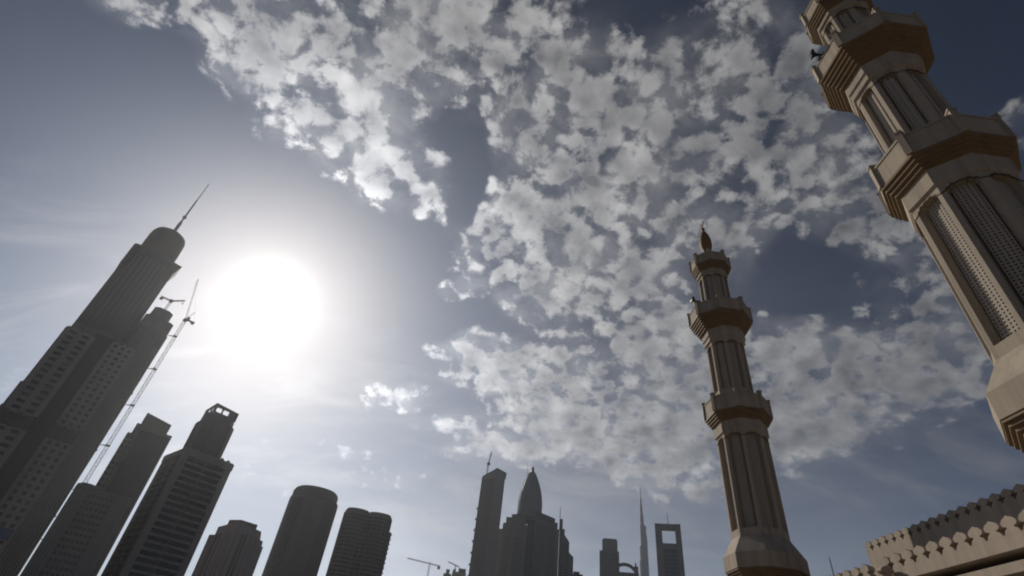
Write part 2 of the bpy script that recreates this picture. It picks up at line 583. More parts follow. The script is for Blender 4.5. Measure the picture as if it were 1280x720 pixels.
# ------------------------------------------------------------------ ground
g = MB()
n = 96
g.add([(3900 * math.cos(2 * math.pi * k / n), 3900 * math.sin(2 * math.pi * k / n), 0.0) for k in range(n)], [tuple(range(n))])
tag(g.build('ground', M['sand']), kind='structure')
p = MB().add([(-14, -30, 0.004), (19.6, -30, 0.004), (19.6, 60, 0.004), (-14, 60, 0.004)], [(0, 1, 2, 3)])
tag(p.build('plaza_paving', M['paving']), kind='structure')
r = MB().add([(-60, -300, 0.004), (-30, -300, 0.004), (-30, 250, 0.004), (-60, 250, 0.004)], [(0, 1, 2, 3)])
tag(r.build('road', M['asphalt']), kind='structure')
k = MB().box(-30.0, -29.7, -300, 250, 0.0, 0.13).box(-60.3, -60.0, -300, 250, 0.0, 0.13)
tag(k.build('road_kerb', M['concrete']), kind='structure')

HAZE = 1.05e-4
hz = MB().box(-3950, 3950, -3950, 3950, -1.0, 850.0)
tag(hz.build('haze', haze_material(HAZE)), kind='stuff')

# ------------------------------------------------------------------ minarets
A8 = math.pi / 8
C8 = math.cos(A8)
OCT = [(math.cos(A8 + k * math.pi / 4), math.sin(A8 + k * math.pi / 4)) for k in range(8)]


def octagon(r):
    return [(r * x, r * y) for x, y in OCT]


def cusped_arch(w, drop, lobes=3):
    """lower edge of an arch head from left to right: shoulders, then lobes stepping up to the middle"""
    pts = []
    xs = [-w, -0.74 * w, -0.34 * w, 0.34 * w, 0.74 * w, w]
    hs = [0.0, 0.36 * drop, 0.78 * drop, 0.78 * drop, 0.36 * drop, 0.0]
    tops = [0.32, 0.40, 0.22, 0.40, 0.32]
    for i in range(5):
        xa, xb, ha, hb = xs[i], xs[i + 1], hs[i], hs[i + 1]
        for k in range(5):
            t = k / 5.0
            pts.append((xa + (xb - xa) * t, ha + (hb - ha) * t + tops[i] * drop * math.sin(math.pi * t)))
    pts.append((w, 0.0))
    return pts


def lattice_mesh(pw, z0, z1, pitch):
    """pierced stone screen, standing in the x-z plane, front at y=0"""
    mb = MB()
    nc = max(2, round(pw / pitch))
    nr = round((z1 - z0) / pitch)
    dx, dz = pw / nc, (z1 - z0) / nr
    h = 0.31
    for i in range(nc):
        for j in range(nr):
            x0, zz = -pw / 2 + i * dx, z0 + j * dz
            cx, cz = x0 + dx / 2, zz + dz / 2
            c = [(x0, 0, zz), (x0 + dx, 0, zz), (x0 + dx, 0, zz + dz), (x0, 0, zz + dz)]
            m8 = [(cx + h * dx * math.cos(a), 0, cz + h * dz * math.sin(a)) for a in [-math.pi / 2 + k * math.pi / 3 for k in range(6)]]
            bk = [(x, 0.07, z) for x, _, z in m8]
            vs = c + m8 + bk
            # ring between the square cell and its six sided hole
            fs = [(0, 1, 4), (1, 5, 4), (1, 6, 5), (1, 2, 6), (2, 7, 6), (2, 3, 7), (3, 8, 7), (3, 9, 8), (3, 0, 9), (0, 4, 9)]
            fs += [(4 + k, 4 + (k + 1) % 6, 10 + (k + 1) % 6, 10 + k) for k in range(6)]
            mb.add(vs, fs)
    return mb


def shaft_tier(root, name, r, z0, z1, p0, p1, rib, depth, pitch, arch=0.55, pierced=True):
    """octagonal shaft with a recessed, pierced panel under a cusped head on every face"""
    a = r * C8
    w = r * math.sin(A8)                       # half a face
    pw = w - rib                               # half a panel
    back = (a - depth) / a
    mb = MB()
    mb.prism(octagon((a - depth) / C8), z0, z1)
    mould = MB()
    for k in range(8):
        th = k * math.pi / 4
        nn = (math.cos(th), math.sin(th), 0)
        tt = (-math.sin(th), math.cos(th), 0)
        org = (nn[0] * a, nn[1] * a, 0)
        up = (0, 0, 1)
        # ribs
        for s in (-1, 1):
            q = [(s * pw, p0), (s * w, p0), (s * w, p1), (s * pw, p1)]
            if s < 0:
                q.reverse()
            mb.slab(q, org, tt, up, nn, -depth, 0, back)
        mb.slab([(-w, z0), (w, z0), (w, p0), (-w, p0)], org, tt, up, nn, -depth, 0, back)
        ar = [(x, z + p1 - arch) for x, z in cusped_arch(pw, arch * 0.86)]
        mb.slab([(-w, p1), (w, p1), (w, z1), (-w, z1)], org, tt, up, nn, -depth, 0, back)
        # arch head, strip by strip
        for (xa, za), (xb, zb) in zip(ar[:-1], ar[1:]):
            if xb - xa < 1e-4:
                continue
            mb.slab([(xa, za), (xb, zb), (xb, p1), (xa, p1)], org, tt, up, nn, -depth * 0.75, 0.0, back)
            P = Vector(org) + Vector(tt) * xa + Vector((0, 0, za))
            Q = Vector(org) + Vector(tt) * xb + Vector((0, 0, zb))
            mould.tube(P, Q, 0.035, 4)
        # the moulding steps across the ribs
        for s in (-1, 1):
            P = Vector(org) + Vector(tt) * (s * pw) + Vector((0, 0, p1 - arch))
            Q = Vector(org) + Vector(tt) * (s * w) + Vector((0, 0, p1 - arch - 0.05))
            mould.tube(P, Q, 0.035, 4)
    sh = mb.build(name, M['stone'], root)
    mould.build('arch_moulding', M['brown'], sh)
    hw = w * back - rib * 0.9
    if pierced:
        lm = lattice_mesh(2 * hw, p0, p1 - arch * 0.25, pitch).build('lattice_panel', M['panel'], sh)
    else:
        pm = MB().box(-hw, hw, 0, 0.05, p0, p1 - arch * 0.25)
        for s in (-1, 1):
            pm.box(s * hw * 0.42 - 0.05, s * hw * 0.42 + 0.05, -0.05, -0.003, p0, p1 - arch * 0.25)
        lm = pm.build('recessed_panel', M['panel'], sh)
    for k in range(8):
        th = k * math.pi / 4
        aa = a - depth * 0.62
        loc = (math.cos(th) * aa, math.sin(th) * aa, 0)
        o = lm if k == 0 else copy_part(lm, sh)
        o.location = loc
        o.rotation_euler = (0, 0, th + math.pi / 2)
    return sh


def stepped(r0, z0, r1, z1, n):
    """corbel profile: n small steps outwards"""
    prof = [(r0, z0)]
    for k in range(n):
        t0, t1 = k / n, (k + 1) / n
        ra, rb = r0 + (r1 - r0) * t0 ** 0.85, r0 + (r1 - r0) * t1 ** 0.85
        za, zb = z0 + (z1 - z0) * t0, z0 + (z1 - z0) * t1
        prof.append((rb, za + (zb - za) * 0.28))
        prof.append((rb, zb))
        if k < n - 1:
            prof.append((rb - 0.025, zb + 0.004))
    return prof


def ring(mb, ro, ri, z0, z1):
    for k in range(8):
        k2 = (k + 1) % 8
        o, i = octagon(ro), octagon(ri)
        vs = [(*o[k], z0), (*o[k2], z0), (*i[k2], z0), (*i[k], z0), (*o[k], z1), (*o[k2], z1), (*i[k2], z1), (*i[k], z1)]
        mb.add(vs, [(0, 1, 2, 3), (4, 5, 6, 7), (0, 1, 5, 4), (2, 3, 7, 6)])


def balcony(root, ro, z0, z1, post, rise):
    mb = MB()
    ring(mb, ro, ro - 0.22, z0, z1)
    mb.prism(octagon(ro - 0.25), z0 + 0.05, z0 + 0.2)
    b = mb.build('balcony_parapet', M['stone'], root)
    cap = MB()
    ring(cap, ro + 0.05, ro - 0.27, z1 + 0.002, z1 + 0.12)
    cap.build('coping', M['stone'], b)
    pr = None
    for k, (x, y) in enumerate(OCT):
        if pr is None:
            pm = MB().box(-post, post, -post, post, z0 + 0.02, z1 + rise)
            pm.box(-post - 0.04, post + 0.04, -post - 0.04, post + 0.04, z1 + rise, z1 + rise + 0.1)
            pr = pm.build('corner_post', M['stone'], b)
            o = pr
        else:
            o = copy_part(pr, b)
        o.location = (x * (ro - 0.05), y * (ro - 0.05), 0)
        o.rotation_euler = (0, 0, A8 + k * math.pi / 4)
    return b


def make_minaret(label):
    R = thing('minaret', label, 'minaret', group='twin minarets of the mosque')
    # foot, mostly below the picture
    f = MB()
    f.prism(octagon(3.0), 0, 1.2)
    f.lathe([(2.9, 1.2), (2.25, 1.9), (2.1, 2.2), (2.1, 9.9)], 8, phase=A8)
    f.build('base_shaft', M['stone'], R)
    MB().lathe(stepped(2.12, 9.9, 2.66, 10.5, 4), 8, phase=A8).build('base_corbel', M['ochre'], R)
    MB().lathe([(2.70, 10.502), (2.70, 11.45), (1.93, 12.68)], 8, phase=A8).build('flared_block', M['stone'], R)
    shaft_tier(R, 'lower_shaft', 1.93, 12.68, 21.2, 13.15, 20.15, 0.19, 0.46, 0.155, 0.32)
    b = MB()
    b.lathe([(1.95, 20.2), (2.05, 20.3), (2.05, 21.2)], 8, phase=A8)
    b.build('collar_band', M['stone'], R)
    MB().lathe(stepped(2.07, 21.203, 2.60, 21.95, 4), 8, phase=A8).build('lower_corbel', M['ochre'], R)
    balcony(R, 2.56, 21.953, 23.15, 0.13, 0.28)
    shaft_tier(R, 'upper_shaft', 1.62, 21.9, 29.2, 24.2, 28.9, 0.20, 0.40, 0.20, 0.28, False)
    b = MB()
    b.lathe([(1.64, 29.05), (1.76, 29.12), (1.76, 29.5), (1.86, 29.6), (1.86, 30.25)], 8, phase=A8)
    b.build('collar_band', M['stone'], R)
    MB().lathe(stepped(1.88, 30.253, 2.78, 31.6, 6), 8, phase=A8).build('upper_corbel', M['ochre'], R)
    balcony(R, 2.74, 31.603, 32.75, 0.14, 0.28)
    shaft_tier(R, 'lantern_shaft', 1.36, 31.7, 37.3, 33.6, 36.9, 0.17, 0.32, 0.20, 0.24, False)
    MB().lathe([(1.38, 37.1), (1.5, 37.18), (1.5, 37.55)], 8, phase=A8).build('collar_band', M['stone'], R)
    MB().lathe(stepped(1.52, 37.553, 1.92, 38.35, 4), 8, phase=A8).build('cap_corbel', M['ochre'], R)
    balcony(R, 1.90, 38.353, 39.3, 0.12, 0.35)
    fn = MB().lathe([(1.0, 38.4), (0.9, 39.2), (0.62, 39.6), (0.55, 40.6), (0.42, 40.9), (0.40, 41.1), (0.52, 41.4), (0.62, 42.0), (0.61, 42.6),
                     (0.50, 43.2), (0.30, 43.75), (0.13, 44.05), (0.09, 44.15), (0.17, 44.28), (0.20, 44.4), (0.16, 44.52), (0.06, 44.62), (0.06, 45.0)], 16).build('finial', M['bulb'], R, smooth=True)
    cm = MB()
    prev = None
    for k in range(17):
        t = math.pi / 2 + D2R(35) + D2R(290) * k / 16
        q = (0.0, 0.33 * math.cos(t), 45.33 + 0.33 * math.sin(t))
        rr = 0.02 + 0.05 * math.sin(math.pi * k / 16)
        if prev:
            cm.tube(prev[0], q, prev[1], 6, rr)
        prev = (q, rr)
    cm.build('crescent', M['bulb'], fn, smooth=True)
    return R


min_a = make_minaret('beige octagonal minaret in full view, balconies up to bronze bulb and crescent, beyond the parapet')
min_a.location = (19.99, 38.42, 0)
min_b = copy_tree(min_a)
min_b.location = (18.73, 13.34, 0)
min_b['label'] = 'nearest beige minaret, cut by right and top edges, with large pierced panels'


def loudspeaker(loc, aim, label, horn='black'):
    t = thing('loudspeaker', label, 'loudspeaker', loc, aim, 'loudspeakers on the minaret balconies')
    MB().box(-0.05, 0.05, -0.05, 0.05, 0.0, 0.42).box(-0.12, 0.12, -0.12, 0.12, -0.02, 0.0).build('bracket', M['black'], t)
    h = MB().lathe([(0.06, -0.25), (0.07, -0.05), (0.10, 0.1), (0.18, 0.24), (0.31, 0.36), (0.33, 0.37)], 16)
    h.v = [(x, -z, y + 0.52) for x, y, z in h.v]
    h.build('horn', M[horn], t, smooth=True)
    d = MB().lathe([(0.15, -0.5), (0.16, -0.48), (0.16, -0.26), (0.10, -0.24)], 16)
    d.v = [(x, -z, y + 0.52) for x, y, z in d.v]
    d.build('driver_unit', M['black'], t, smooth=True)
    return t


for (mx, my), ang, horn, lab in (
        ((19.99, 38.42), 198, 'black', 'dark horn loudspeaker on the upper balcony rim of the minaret seen whole'),
        ((18.73, 13.34), 172, 'black', 'dark horn loudspeaker left on the upper balcony of the nearest minaret'),
        ((18.73, 13.34), 335, 'horn', 'pale horn loudspeaker behind the upper balcony rim of the nearest minaret, against dark sky')):
    a = D2R(ang)
    loudspeaker((mx + 2.58 * math.cos(a), my + 2.58 * math.sin(a), 32.9), a + math.pi / 2, lab, horn)

# ------------------------------------------------------------------ mosque hall behind the minarets
def merlon_outline(p, h):
    w = p / 2
    half = [(w, 0.0), (w * 0.84, 0.07), (w * 0.74, 0.18), (w * 0.66, 0.26), (w * 0.46, 0.29), (w * 0.40, 0.36), (w * 0.50, 0.42),
            (w * 0.62, 0.42), (w * 0.82, 0.50), (w * 0.88, 0.60), (w * 0.80, 0.72), (w * 0.58, 0.83), (w * 0.26, 0.91), (w * 0.10, 0.95)]
    pts = [(x * 0.995, z * h) for x, z in half] + [(0.0, h)] + [(-x * 0.995, z * h) for x, z in reversed(half)]
    return pts


def merlon_row(root, x, y0, y1, pitch, z, h, t):
    n = int(round((y1 - y0) / pitch))
    proto = None
    for k in range(n):
        c = y0 + (k + 0.5) * pitch
        if proto is None:
            mb = MB()
            mb.slab(merlon_outline(pitch, h), (0, 0, 0), (0, 1, 0), (0, 0, 1), (1, 0, 0), 0, t)
            proto = mb.build('merlon', M['mosque'], root, loc=(x, c, z))
        else:
            copy_part(proto, root, (x, c, z))


hall = thing('mosque_wall', 'beige mosque front wall with fleur shaped merlons, deep eaves line and sunlit fascia', 'wall', (22, 20, 0))
f = MB()
f.box(0.0, 1.35, -20, 10.2, 8.85, 9.32)              # fascia
f.box(0.006, 0.6, -20, 10.2, 9.322, 9.40)
f.build('fascia', M['mosque'], hall)
merlon_row(hall, 0.003, -19.85, 9.9, 0.9, 9.402, 0.72, 0.42)
MB().box(1.25, 1.6, -20, 10.2, 8.47, 8.848).build('eaves_recess', M['eaves_shade'], hall)
MB().box(0.35, 1.249, -20, 10.19, 8.472, 8.50).build('ledge', M['eaves_shade'], hall)  # dark sheet standing in for shade on top of the beam
b = MB().box(0.06, 1.6, -20, 10.22, 8.08, 8.468)
b.build('lower_beam', M['mosque'], hall)
w = MB().box(1.35, 1.9, -20, 13.0, 0, 8.078)
for k in range(9):
    w.box(0.12, 0.62, -19.5 + k * 4.0, -18.9 + k * 4.0, 0, 8.076)
w.build('wall', M['mosque'], hall)
MB().box(0.72, 1.349, -20, 13.0, 7.2, 7.6).build('lintel', M['eaves_shade'], hall)
MB().box(1.9, 3.8, -20, 10, 8.4, 8.8).build('flat_roof', M['mosque'], hall)

blk = thing('roof_hall', 'taller beige hall block behind the front wall, its merloned face half in minaret shadow', 'building', (25.9, 20, 0))
w = MB().box(0, 9.5, -16, 15.9, 8.82, 12.12)
w.build('wall', M['mosque'], blk)
merlon_row(blk, 0.003, -16.0, 15.87, 0.745, 12.122, 0.62, 0.34)
MB().box(0.45, 9.3, -15.9, 15.8, 12.123, 12.2).build('flat_roof', M['mosque'], blk)

bay = thing('wall_bay', 'small projecting merloned wall bay at the far end of the front wall', 'wall', (20.6, 28.75, 0))
MB().box(0, 1.38, 0.0, 4.2, 0, 8.86).build('wall', M['mosque'], bay)
pr = MB().slab(merlon_outline(0.82, 0.68), (0, 0, 0), (0, 1, 0), (0, 0, 1), (1, 0, 0), 0, 0.36).build('merlon', M['mosque'], bay, loc=(0.003, 0.45, 8.862))
for k in range(1, 5):
    copy_part(pr, bay, (0.003, 0.45 + 0.82 * k, 8.862))
copy_part(pr, bay, (0.98, 0.003, 8.862), math.pi / 2)
low = thing('annexe', 'low brown flat roofed annexe between whole minaret and end of wall', 'building', (22.3, 33.06, 0))
MB().box(0, 7, 0.0, 8.0, 0, 9.55).build('wall', M['mosque'], low)
MB().box(-0.35, 7.2, 0.0, 8.2, 9.552, 9.95).build('eaves', M['ochre'], low)

rod = MB()
rod.tube((0, 0, 0), (0, 0, 1.35), 0.03, 6).tube((0, 0, 1.35), (0, 0, 1.6), 0.02, 6, 0.004)
rod.lathe([(0.12, 0), (0.12, 0.05), (0.04, 0.1)], 8)
o = rod.build('lightning_rod', M['steel'])
o.location = (23.0, 35.65, 9.955)
tag(o, 'thin dark lightning rod upright on the brown annexe roof', 'lightning rod')

# ------------------------------------------------------------------ left hand skyscrapers
# 1. supertall under completion
T = tower_thing('skyscraper', 'tallest dark skyscraper at left, round drum and mast on top, window grids down its sides', 'skyscraper', -40.5, 420)


def chamfer(x0, x1, y0, y1, c):
    return [(x0 + c, y0), (x1 - c, y0), (x1, y0 + c), (x1, y1 - c), (x1 - c, y1), (x0 + c, y1), (x0, y1 - c), (x0, y0 + c)]


body = MB()
body.prism(chamfer(-19.4, 13.0, 1.2, 32, 4), 0, 172)
body.prism(chamfer(-23.2, -19.0, 6.0, 30, 1.0), 0, 111)
body.prism(chamfer(-22.6, -19.2, 4.0, 30, 1.0), 111.003, 126)
body.prism(chamfer(-21.4, -19.3, 4.5, 29, 0.9), 126.003, 132)
body.prism(chamfer(-20.9, -19.3, 3.5, 28, 0.7), 132.003, 139)
body.box(-20.6, -19.3, 3.0, 20, 160, 168)
body.prism(chamfer(13.02, 33.0, 2.0, 30, 1.5), 0, 188)
wall = body.build('wall', M['clad'], T)
fr = MB()
pane_grid(T, fr, -19.8, -5.2, 108, 166, 2, 14, 1.2, 3.0, 2.0, 1.2)
pane_grid(T, fr, -19.8, -5.2, 24, 99, 2, 18, 1.2, 3.0, 2.0, 1.2)
fr.build('window_frame', M['concrete_pale'], T)
fr = MB()
pane_grid(T, fr, 6.6, 19.4, 108, 168, 3, 15, 1.0, 2.0, 1.9, 1.2, limit=30)
pane_grid(T, fr, 6.6, 19.4, 24, 99, 3, 18, 1.0, 2.0, 1.9, 1.2, limit=6)
fr.build('window_frame', M['concrete_pale'], T)
each_box(T, 'vertical_fin', 'concrete_pale', [(19.95 + k * 1.5, 20.65 + k * 1.5, 0.4, 2.0, 0, 184 if k < 5 else 176) for k in range(9)])
each_box(T, 'ledge', 'concrete', [(19.8, 33.2, 1.0, 1.99, z, z + 1.2) for z in (60, 100, 140)])
MB().box(-5.0, 6.0, 0.4, 1.19, 0, 170).build('curtain_wall', M['glass_brown'], T)
MB().box(-19.9, -5.1, -0.1, 1.18, 99.2, 106).build('plant_floor', M['clad_dark'], T)
MB().box(6.4, 19.5, -0.4, 1.18, 99.2, 106).build('plant_floor', M['clad_dark'], T)
up = MB()
up.prism(chamfer(-19.4, 12.6, 1.8, 31, 6), 172.003, 240)
each_box(T, 'rib', 'clad', [(-14.75 + k * 3.3, -14.25 + k * 3.3, 1.35, 1.79, 173, 238) for k in range(8)])
up.build('upper_shaft', M['clad_dark'], T)
cr = MB()
cr.prism(chamfer(-19.9, -14.0, 2.4, 24, 2), 226, 246)
cr.prism(chamfer(-17.0, 13.2, 4, 29, 6), 240.003, 246.5)
cr.prism([(9.0, 6), (12.9, 7), (12.9, 24), (9.0, 24)], 238, 247.5, [(9.0, 5.5), (15.4, 6.5), (15.4, 24.5), (9.0, 24.5)])
cr.build('cornice', M['clad_dark'], T)
MB().lathe([(12.9, 246.5), (12.9, 266), (12.5, 270), (11.4, 273), (8.5, 275.2), (0.5, 276)], 40, -3.6, 16).build('crown_drum', M['clad_dark'], T, smooth=True)
MB().lathe([(1.3, 272), (1.2, 290), (0.7, 291), (0.6, 318), (0.35, 319), (0.25, 340.5)], 10, -3.6, 16).lathe([(1.7, 296), (1.7, 296.8)], 10, -3.6, 16).build('mast', M['steel'], T)
wg = MB()
wg.prism(chamfer(13.05, 32.4, 3, 28, 2), 188.003, 199)
wg.prism(chamfer(15.5, 28.6, 6, 26, 3), 199.003, 208.5)
for k in range(5):
    wg.box(15 + k * 3.8, 17 + k * 3.8, 2.5, 3.0, 189, 197)
wg.build('wing_top', M['concrete'], T)

# tower cranes on it
def to_world(root_az, d, p):
    a = D2R(root_az)
    x, y, z = p
    return Vector((d * math.sin(a) + x * math.cos(a) + y * math.sin(a), d * math.cos(a) - x * math.sin(a) + y * math.cos(a), z))


K = tower_thing('tower_crane', 'tall thin crane mast tied to right side of tallest skyscraper, jib towards the sun', 'crane', -35.5, 418)
mk = MB().truss((0, 0, 0), (0, 0, 202), 1.9, 2.6, 0.20, 0.13)
mk.build('mast', M['crane'], K)
for z in (48, 76, 104, 132, 160, 188):
    ties = MB()
    ties.tube((-1, 0, z), (-4.4, 3.5, z), 0.22, 5).tube((1, 0, z), (-4.4, 3.5, z), 0.18, 5)
    ties.box(-1.3, 1.3, -1.3, 1.3, z - 0.3, z + 0.3)
    ties.build('wall_tie', M['crane'], K)
MB().box(-1.4, 1.4, -1.4, 1.4, 202, 203.2).box(0.5, 2.4, -1.6, 0.2, 203.2, 205.6).box(-1.0, 6.5, -0.9, 0.9, 203.2, 203.9).build('slewing_deck', M['crane'], K)
MB().box(4.0, 6.3, -1.0, 1.0, 202.0, 203.19).build('counterweight', M['concrete'], K)
MB().truss((0, 0, 203.4), (-7.5, -2, 238), 0.8, 2.6, 0.06, 0.04).build('jib', M['crane'], K)

pc = MB().truss((0, 0, 203.9), (3.0, 0.6, 212), 0.7, 1.6, 0.07, 0.05)
pc.tube((3.0, 0.6, 212), (-6.4, -1.7, 233), 0.05, 4).tube((3.0, 0.6, 212), (5.6, 0, 203.9), 0.05, 4).tube((-7.4, -2, 237.6), (-7.4, -2, 214), 0.04, 4).box(-7.7, -7.1, -2.3, -1.7, 212.6, 214)
pc.build('pendant_lines', M['crane'], K)
K = tower_thing('tower_crane', 'small crane with level jib standing on skyscraper wing near the sun', 'crane', -37.6, 433)
MB().truss((0, 0, 208.52), (0.6, 0, 220), 1.4, 2.0, 0.2, 0.13).build('mast', M['crane'], K)
MB().truss((0.6, 0, 220.2), (8.5, -1, 224.5), 0.9, 1.8, 0.14, 0.1).truss((0.6, 0, 220.2), (-7.2, 1, 220.6), 0.9, 1.8, 0.14, 0.1).build('jib', M['crane'], K)
MB().box(-0.6, 1.8, -1.2, 1.2, 219, 221).build('cab', M['crane'], K)
MB().box(-7.2, -5.0, -0.2, 2.0, 218.4, 219.7).build('counterweight', M['concrete'], K)

sg = tower_thing('banner', 'dim blue banner panel low on the tallest skyscraper at the picture edge', 'sign', -38.4, 412)
MB().box(-3.6, 3.6, 0, 0.25, 43, 48.5).build('panel', M['blue'], sg)
MB().box(-3.9, 3.9, 0.26, 0.5, 42.7, 48.8).box(-3.2, -2.9, 0.5, 9.2, 47, 47.3).box(2.9, 3.2, 0.5, 9.2, 47, 47.3).build('frame', M['steel'], sg)

# 2. low gridded block in front
T = tower_thing('office_block', 'dark lower office block with small dense windows, foot of the tallest skyscraper', 'building', -33.82, 330)
b = MB()
b.box(-12.2, 12.2, 0, 24, 0, 62)
b.prism(chamfer(-12.2, -4.5, 0.5, 20, 1.5), 62.003, 63.6)
b.lathe([(4.6, 62.003), (4.4, 63.6), (3.4, 64.6), (1.0, 65)], 16, -8.0, 6)
b.box(-2.0, 11.8, 2, 22, 62.003, 63.0)
b.build('wall', M['concrete'], T)
fr = MB()
pane_grid(T, fr, -6.2, 5.2, 8, 60.5, 6, 19, 0.0, 0.7, 1.5, 0.5)
fr.build('window_frame', M['concrete'], T)
each_box(T, 'vertical_fin', 'concrete_pale', [(6.6 + k * 1.5, 7.3 + k * 1.5, -0.5, -0.003, 4, 61) for k in range(4)])
each_box(T, 'vertical_fin', 'concrete_pale', [(-11.6 + k * 1.4, -10.9 + k * 1.4, -0.5, -0.003, 4, 61) for k in range(4)])

# 3. tower behind it
T = tower_thing('office_tower', 'plain dark tower with notched sloping top, rising behind low gridded block', 'skyscraper', -32.9, 450)
b = MB()
b.box(-8.2, 12.6, 0, 26, 0, 130)
b.box(-14.1, -8.2, 3, 24, 0, 125)
b.build('wall', M['clad'], T)
t = MB()
t.prism([(-9.6, 1), (8.6, 1), (8.6, 22), (-9.6, 22)], 130.003, [141.0, 137.5, 138, 141.5])
t.box(-12.0, -9.65, 4, 20, 125.003, 133)
t.build('roof_screen', M['clad'], T)
fr = MB()
pane_grid(T, fr, -13.9, -8.9, 60, 124, 2, 17, 3.0, 0.8, 1.4, 0.6)
fr.build('window_frame', M['concrete'], T)
MB().box(-7.6, 12.0, -0.35, -0.01, 4, 128).build('curtain_wall', M['glass_brown'], T)
each_box(T, 'mullion', 'clad', [(-7.6 + k * 2.77, -7.4 + k * 2.77, -0.55, -0.36, 4, 128) for k in range(8)])

# 4. balcony tower with crown
phi = math.atan2(19.7, 19.1)
T = thing('apartment_tower', 'concrete apartment tower with rows of dark balconies and a setback pierced crown', 'skyscraper', (-163.9, 286.4, 0), phi)
b = MB()
b.box(1.2, 27.4, 1.2, 28.6, 0, 88.6)
b.box(0, 3.0, 0, 3.0, 0, 88.8)
b.box(24.0, 27.6, 0, 1.19, 0, 88.8)
b.box(13.2, 13.6, 0.6, 1.19, 0, 88.6)
b.box(0, 1.19, 12.4, 13.4, 0, 88.6)
b.box(0, 1.19, 25.4, 28.6, 0, 88.8)
b.build('wall', M['concrete_pale'], T)
tp = MB()
tp.box(-0.3, 27.9, -0.3, 28.9, 88.803, 92.2)
tp.box(0.2, 27.4, 0.2, 28.4, 92.203, 92.8)
for k in range(7):
    tp.box(2 + k * 3.6, 3.4 + k * 3.6, 0.4, 1.6, 92.803, 93.7)
tp.build('roof_band', M['concrete_pale'], T)
nf = 27
fl = 88.0 / nf
pb = MB().box(0, 20.98, -0.15, 1.19, 0, 1.15).build('balcony', M['concrete_pale'], T, loc=(3.01, 0, 0.1))
pw = MB().box(0, 20.4, 1.05, 1.18, 0, fl - 1.0).build('window_band', M['glass'], T, loc=(3.3, 0, 1.1))
sb = MB().box(-0.15, 1.19, 0, 22.38, 0, 0.95).build('balcony', M['concrete'], T, loc=(0, 3.01, 0.1))
sw = MB().box(1.05, 1.18, 0, 22.0, 0, fl - 1.0).build('window_band', M['glass'], T, loc=(0, 3.2, 1.1))
for k in range(1, nf):
    z = k * fl + 0.1
    copy_part(pb, T, (3.01, 0, z))
    copy_part(pw, T, (3.3, 0, z + 1.0))
    copy_part(sb, T, (0, 3.01, z))
    copy_part(sw, T, (0, 3.2, z + 1.0))
c = MB()
c.prism(chamfer(4.4, 22.0, 5.2, 22.5, 2.5), 92.803, 113)
c.prism(chamfer(5.4, 21.0, 6.2, 21.5, 2.8), 113.003, 116.5)
for x0, x1 in ((6.2, 7.4), (10.6, 11.5), (15.0, 20.4)):
    c.box(x0, x1, 6.8, 7.5, 116.503, 121.0)
for y0, y1 in ((7.503, 8.6), (11.8, 12.7), (16.4, 20.8)):
    c.box(6.2, 6.9, y0, y1, 116.503, 121.0)
c.box(7.41, 10.59, 7.0, 7.4, 116.503, 118.4)
c.box(11.51, 14.99, 7.0, 7.4, 116.503, 118.4)
c.box(6.4, 6.8, 8.61, 11.79, 116.503, 118.8)
c.box(6.4, 6.8, 12.71, 16.39, 116.503, 118.8)
c.prism([(6.18, 6.78), (20.42, 6.78), (20.42, 7.52), (6.18, 7.52)], 121.003, [123.2, 122.2, 122.2, 123.2])
c.prism([(6.18, 7.523), (6.92, 7.523), (6.92, 20.8), (6.18, 20.8)], 121.003, [123.2, 123.2, 121.8, 121.8])
c.build('crown', M['clad'], T)
each_box(T, 'crown_fin', 'concrete', [(7.4 + k * 2.3, 7.9 + k * 2.3, 4.9, 5.19, 93, 112) for k in range(6)])
each_box(T, 'crown_fin', 'concrete', [(4.1, 4.39, 8.0 + k * 2.3, 8.5 + k * 2.3, 93, 112) for k in range(6)])

# 5. mauve faceted tower
T = tower_thing('faceted_tower', 'short mauve grey faceted tower with stepped shoulders and vertical dark slots', 'skyscraper', -22.3, 400)
b = MB()
hexa = [(-14.6, 10), (-4.2, -1), (11.6, 6.0), (13.4, 22), (-2, 32), (-14.6, 24)]
b.prism(hexa, 0, [72.5, 76.0, 74.2, 72, 72, 72])
b.prism([(-17.8, 12), (-14.65, 8.6), (-14.65, 26), (-17.8, 24)], 0, 67.5)
b.prism([(11.9, 6.4), (14.8, 9.5), (15.6, 22), (13.6, 21.8)], 0, 69.5)
b.prism([(14.82, 9.6), (16.4, 12), (16.4, 20), (15.6, 21)], 0, 66.5)
b.build('wall', M['clad_mauve'], T)


def facet_slots(p, q, fr_list, wid, name, root, mat, z1):
    p, q = Vector((*p, 0)), Vector((*q, 0))
    d = (q - p).normalized()
    nrm = Vector((d.y, -d.x, 0))
    for f in fr_list:
        mbb = MB()
        mbb.slab([(-wid / 2, 2), (wid / 2, 2), (wid / 2, z1), (-wid / 2, z1)], p + (q - p) * f, d, (0, 0, 1), nrm, 0.01, 0.16)
        mbb.build(name, mat, root)


facet_slots((-14.6, 10), (-4.2, -1), (0.16, 0.34), 1.2, 'window_strip', T, M['glass_brown'], 68.5)
facet_slots((-14.6, 10), (-4.2, -1), (0.66, 0.86), 1.0, 'window_strip', T, M['clad'], 69.5)
facet_slots((-4.2, -1), (11.6, 6.0), (0.36, 0.5), 1.5, 'window_strip', T, M['glass_brown'], 70.0)
facet_slots((-4.2, -1), (11.6, 6.0), (0.12, 0.7, 0.9), 0.7, 'window_strip', T, M['clad'], 70.0)
MB().prism([(-10, 12), (-3, 4), (8, 9), (8, 20), (-8, 22)], 73.5, 78.2).build('roof_plant', M['clad'], T)

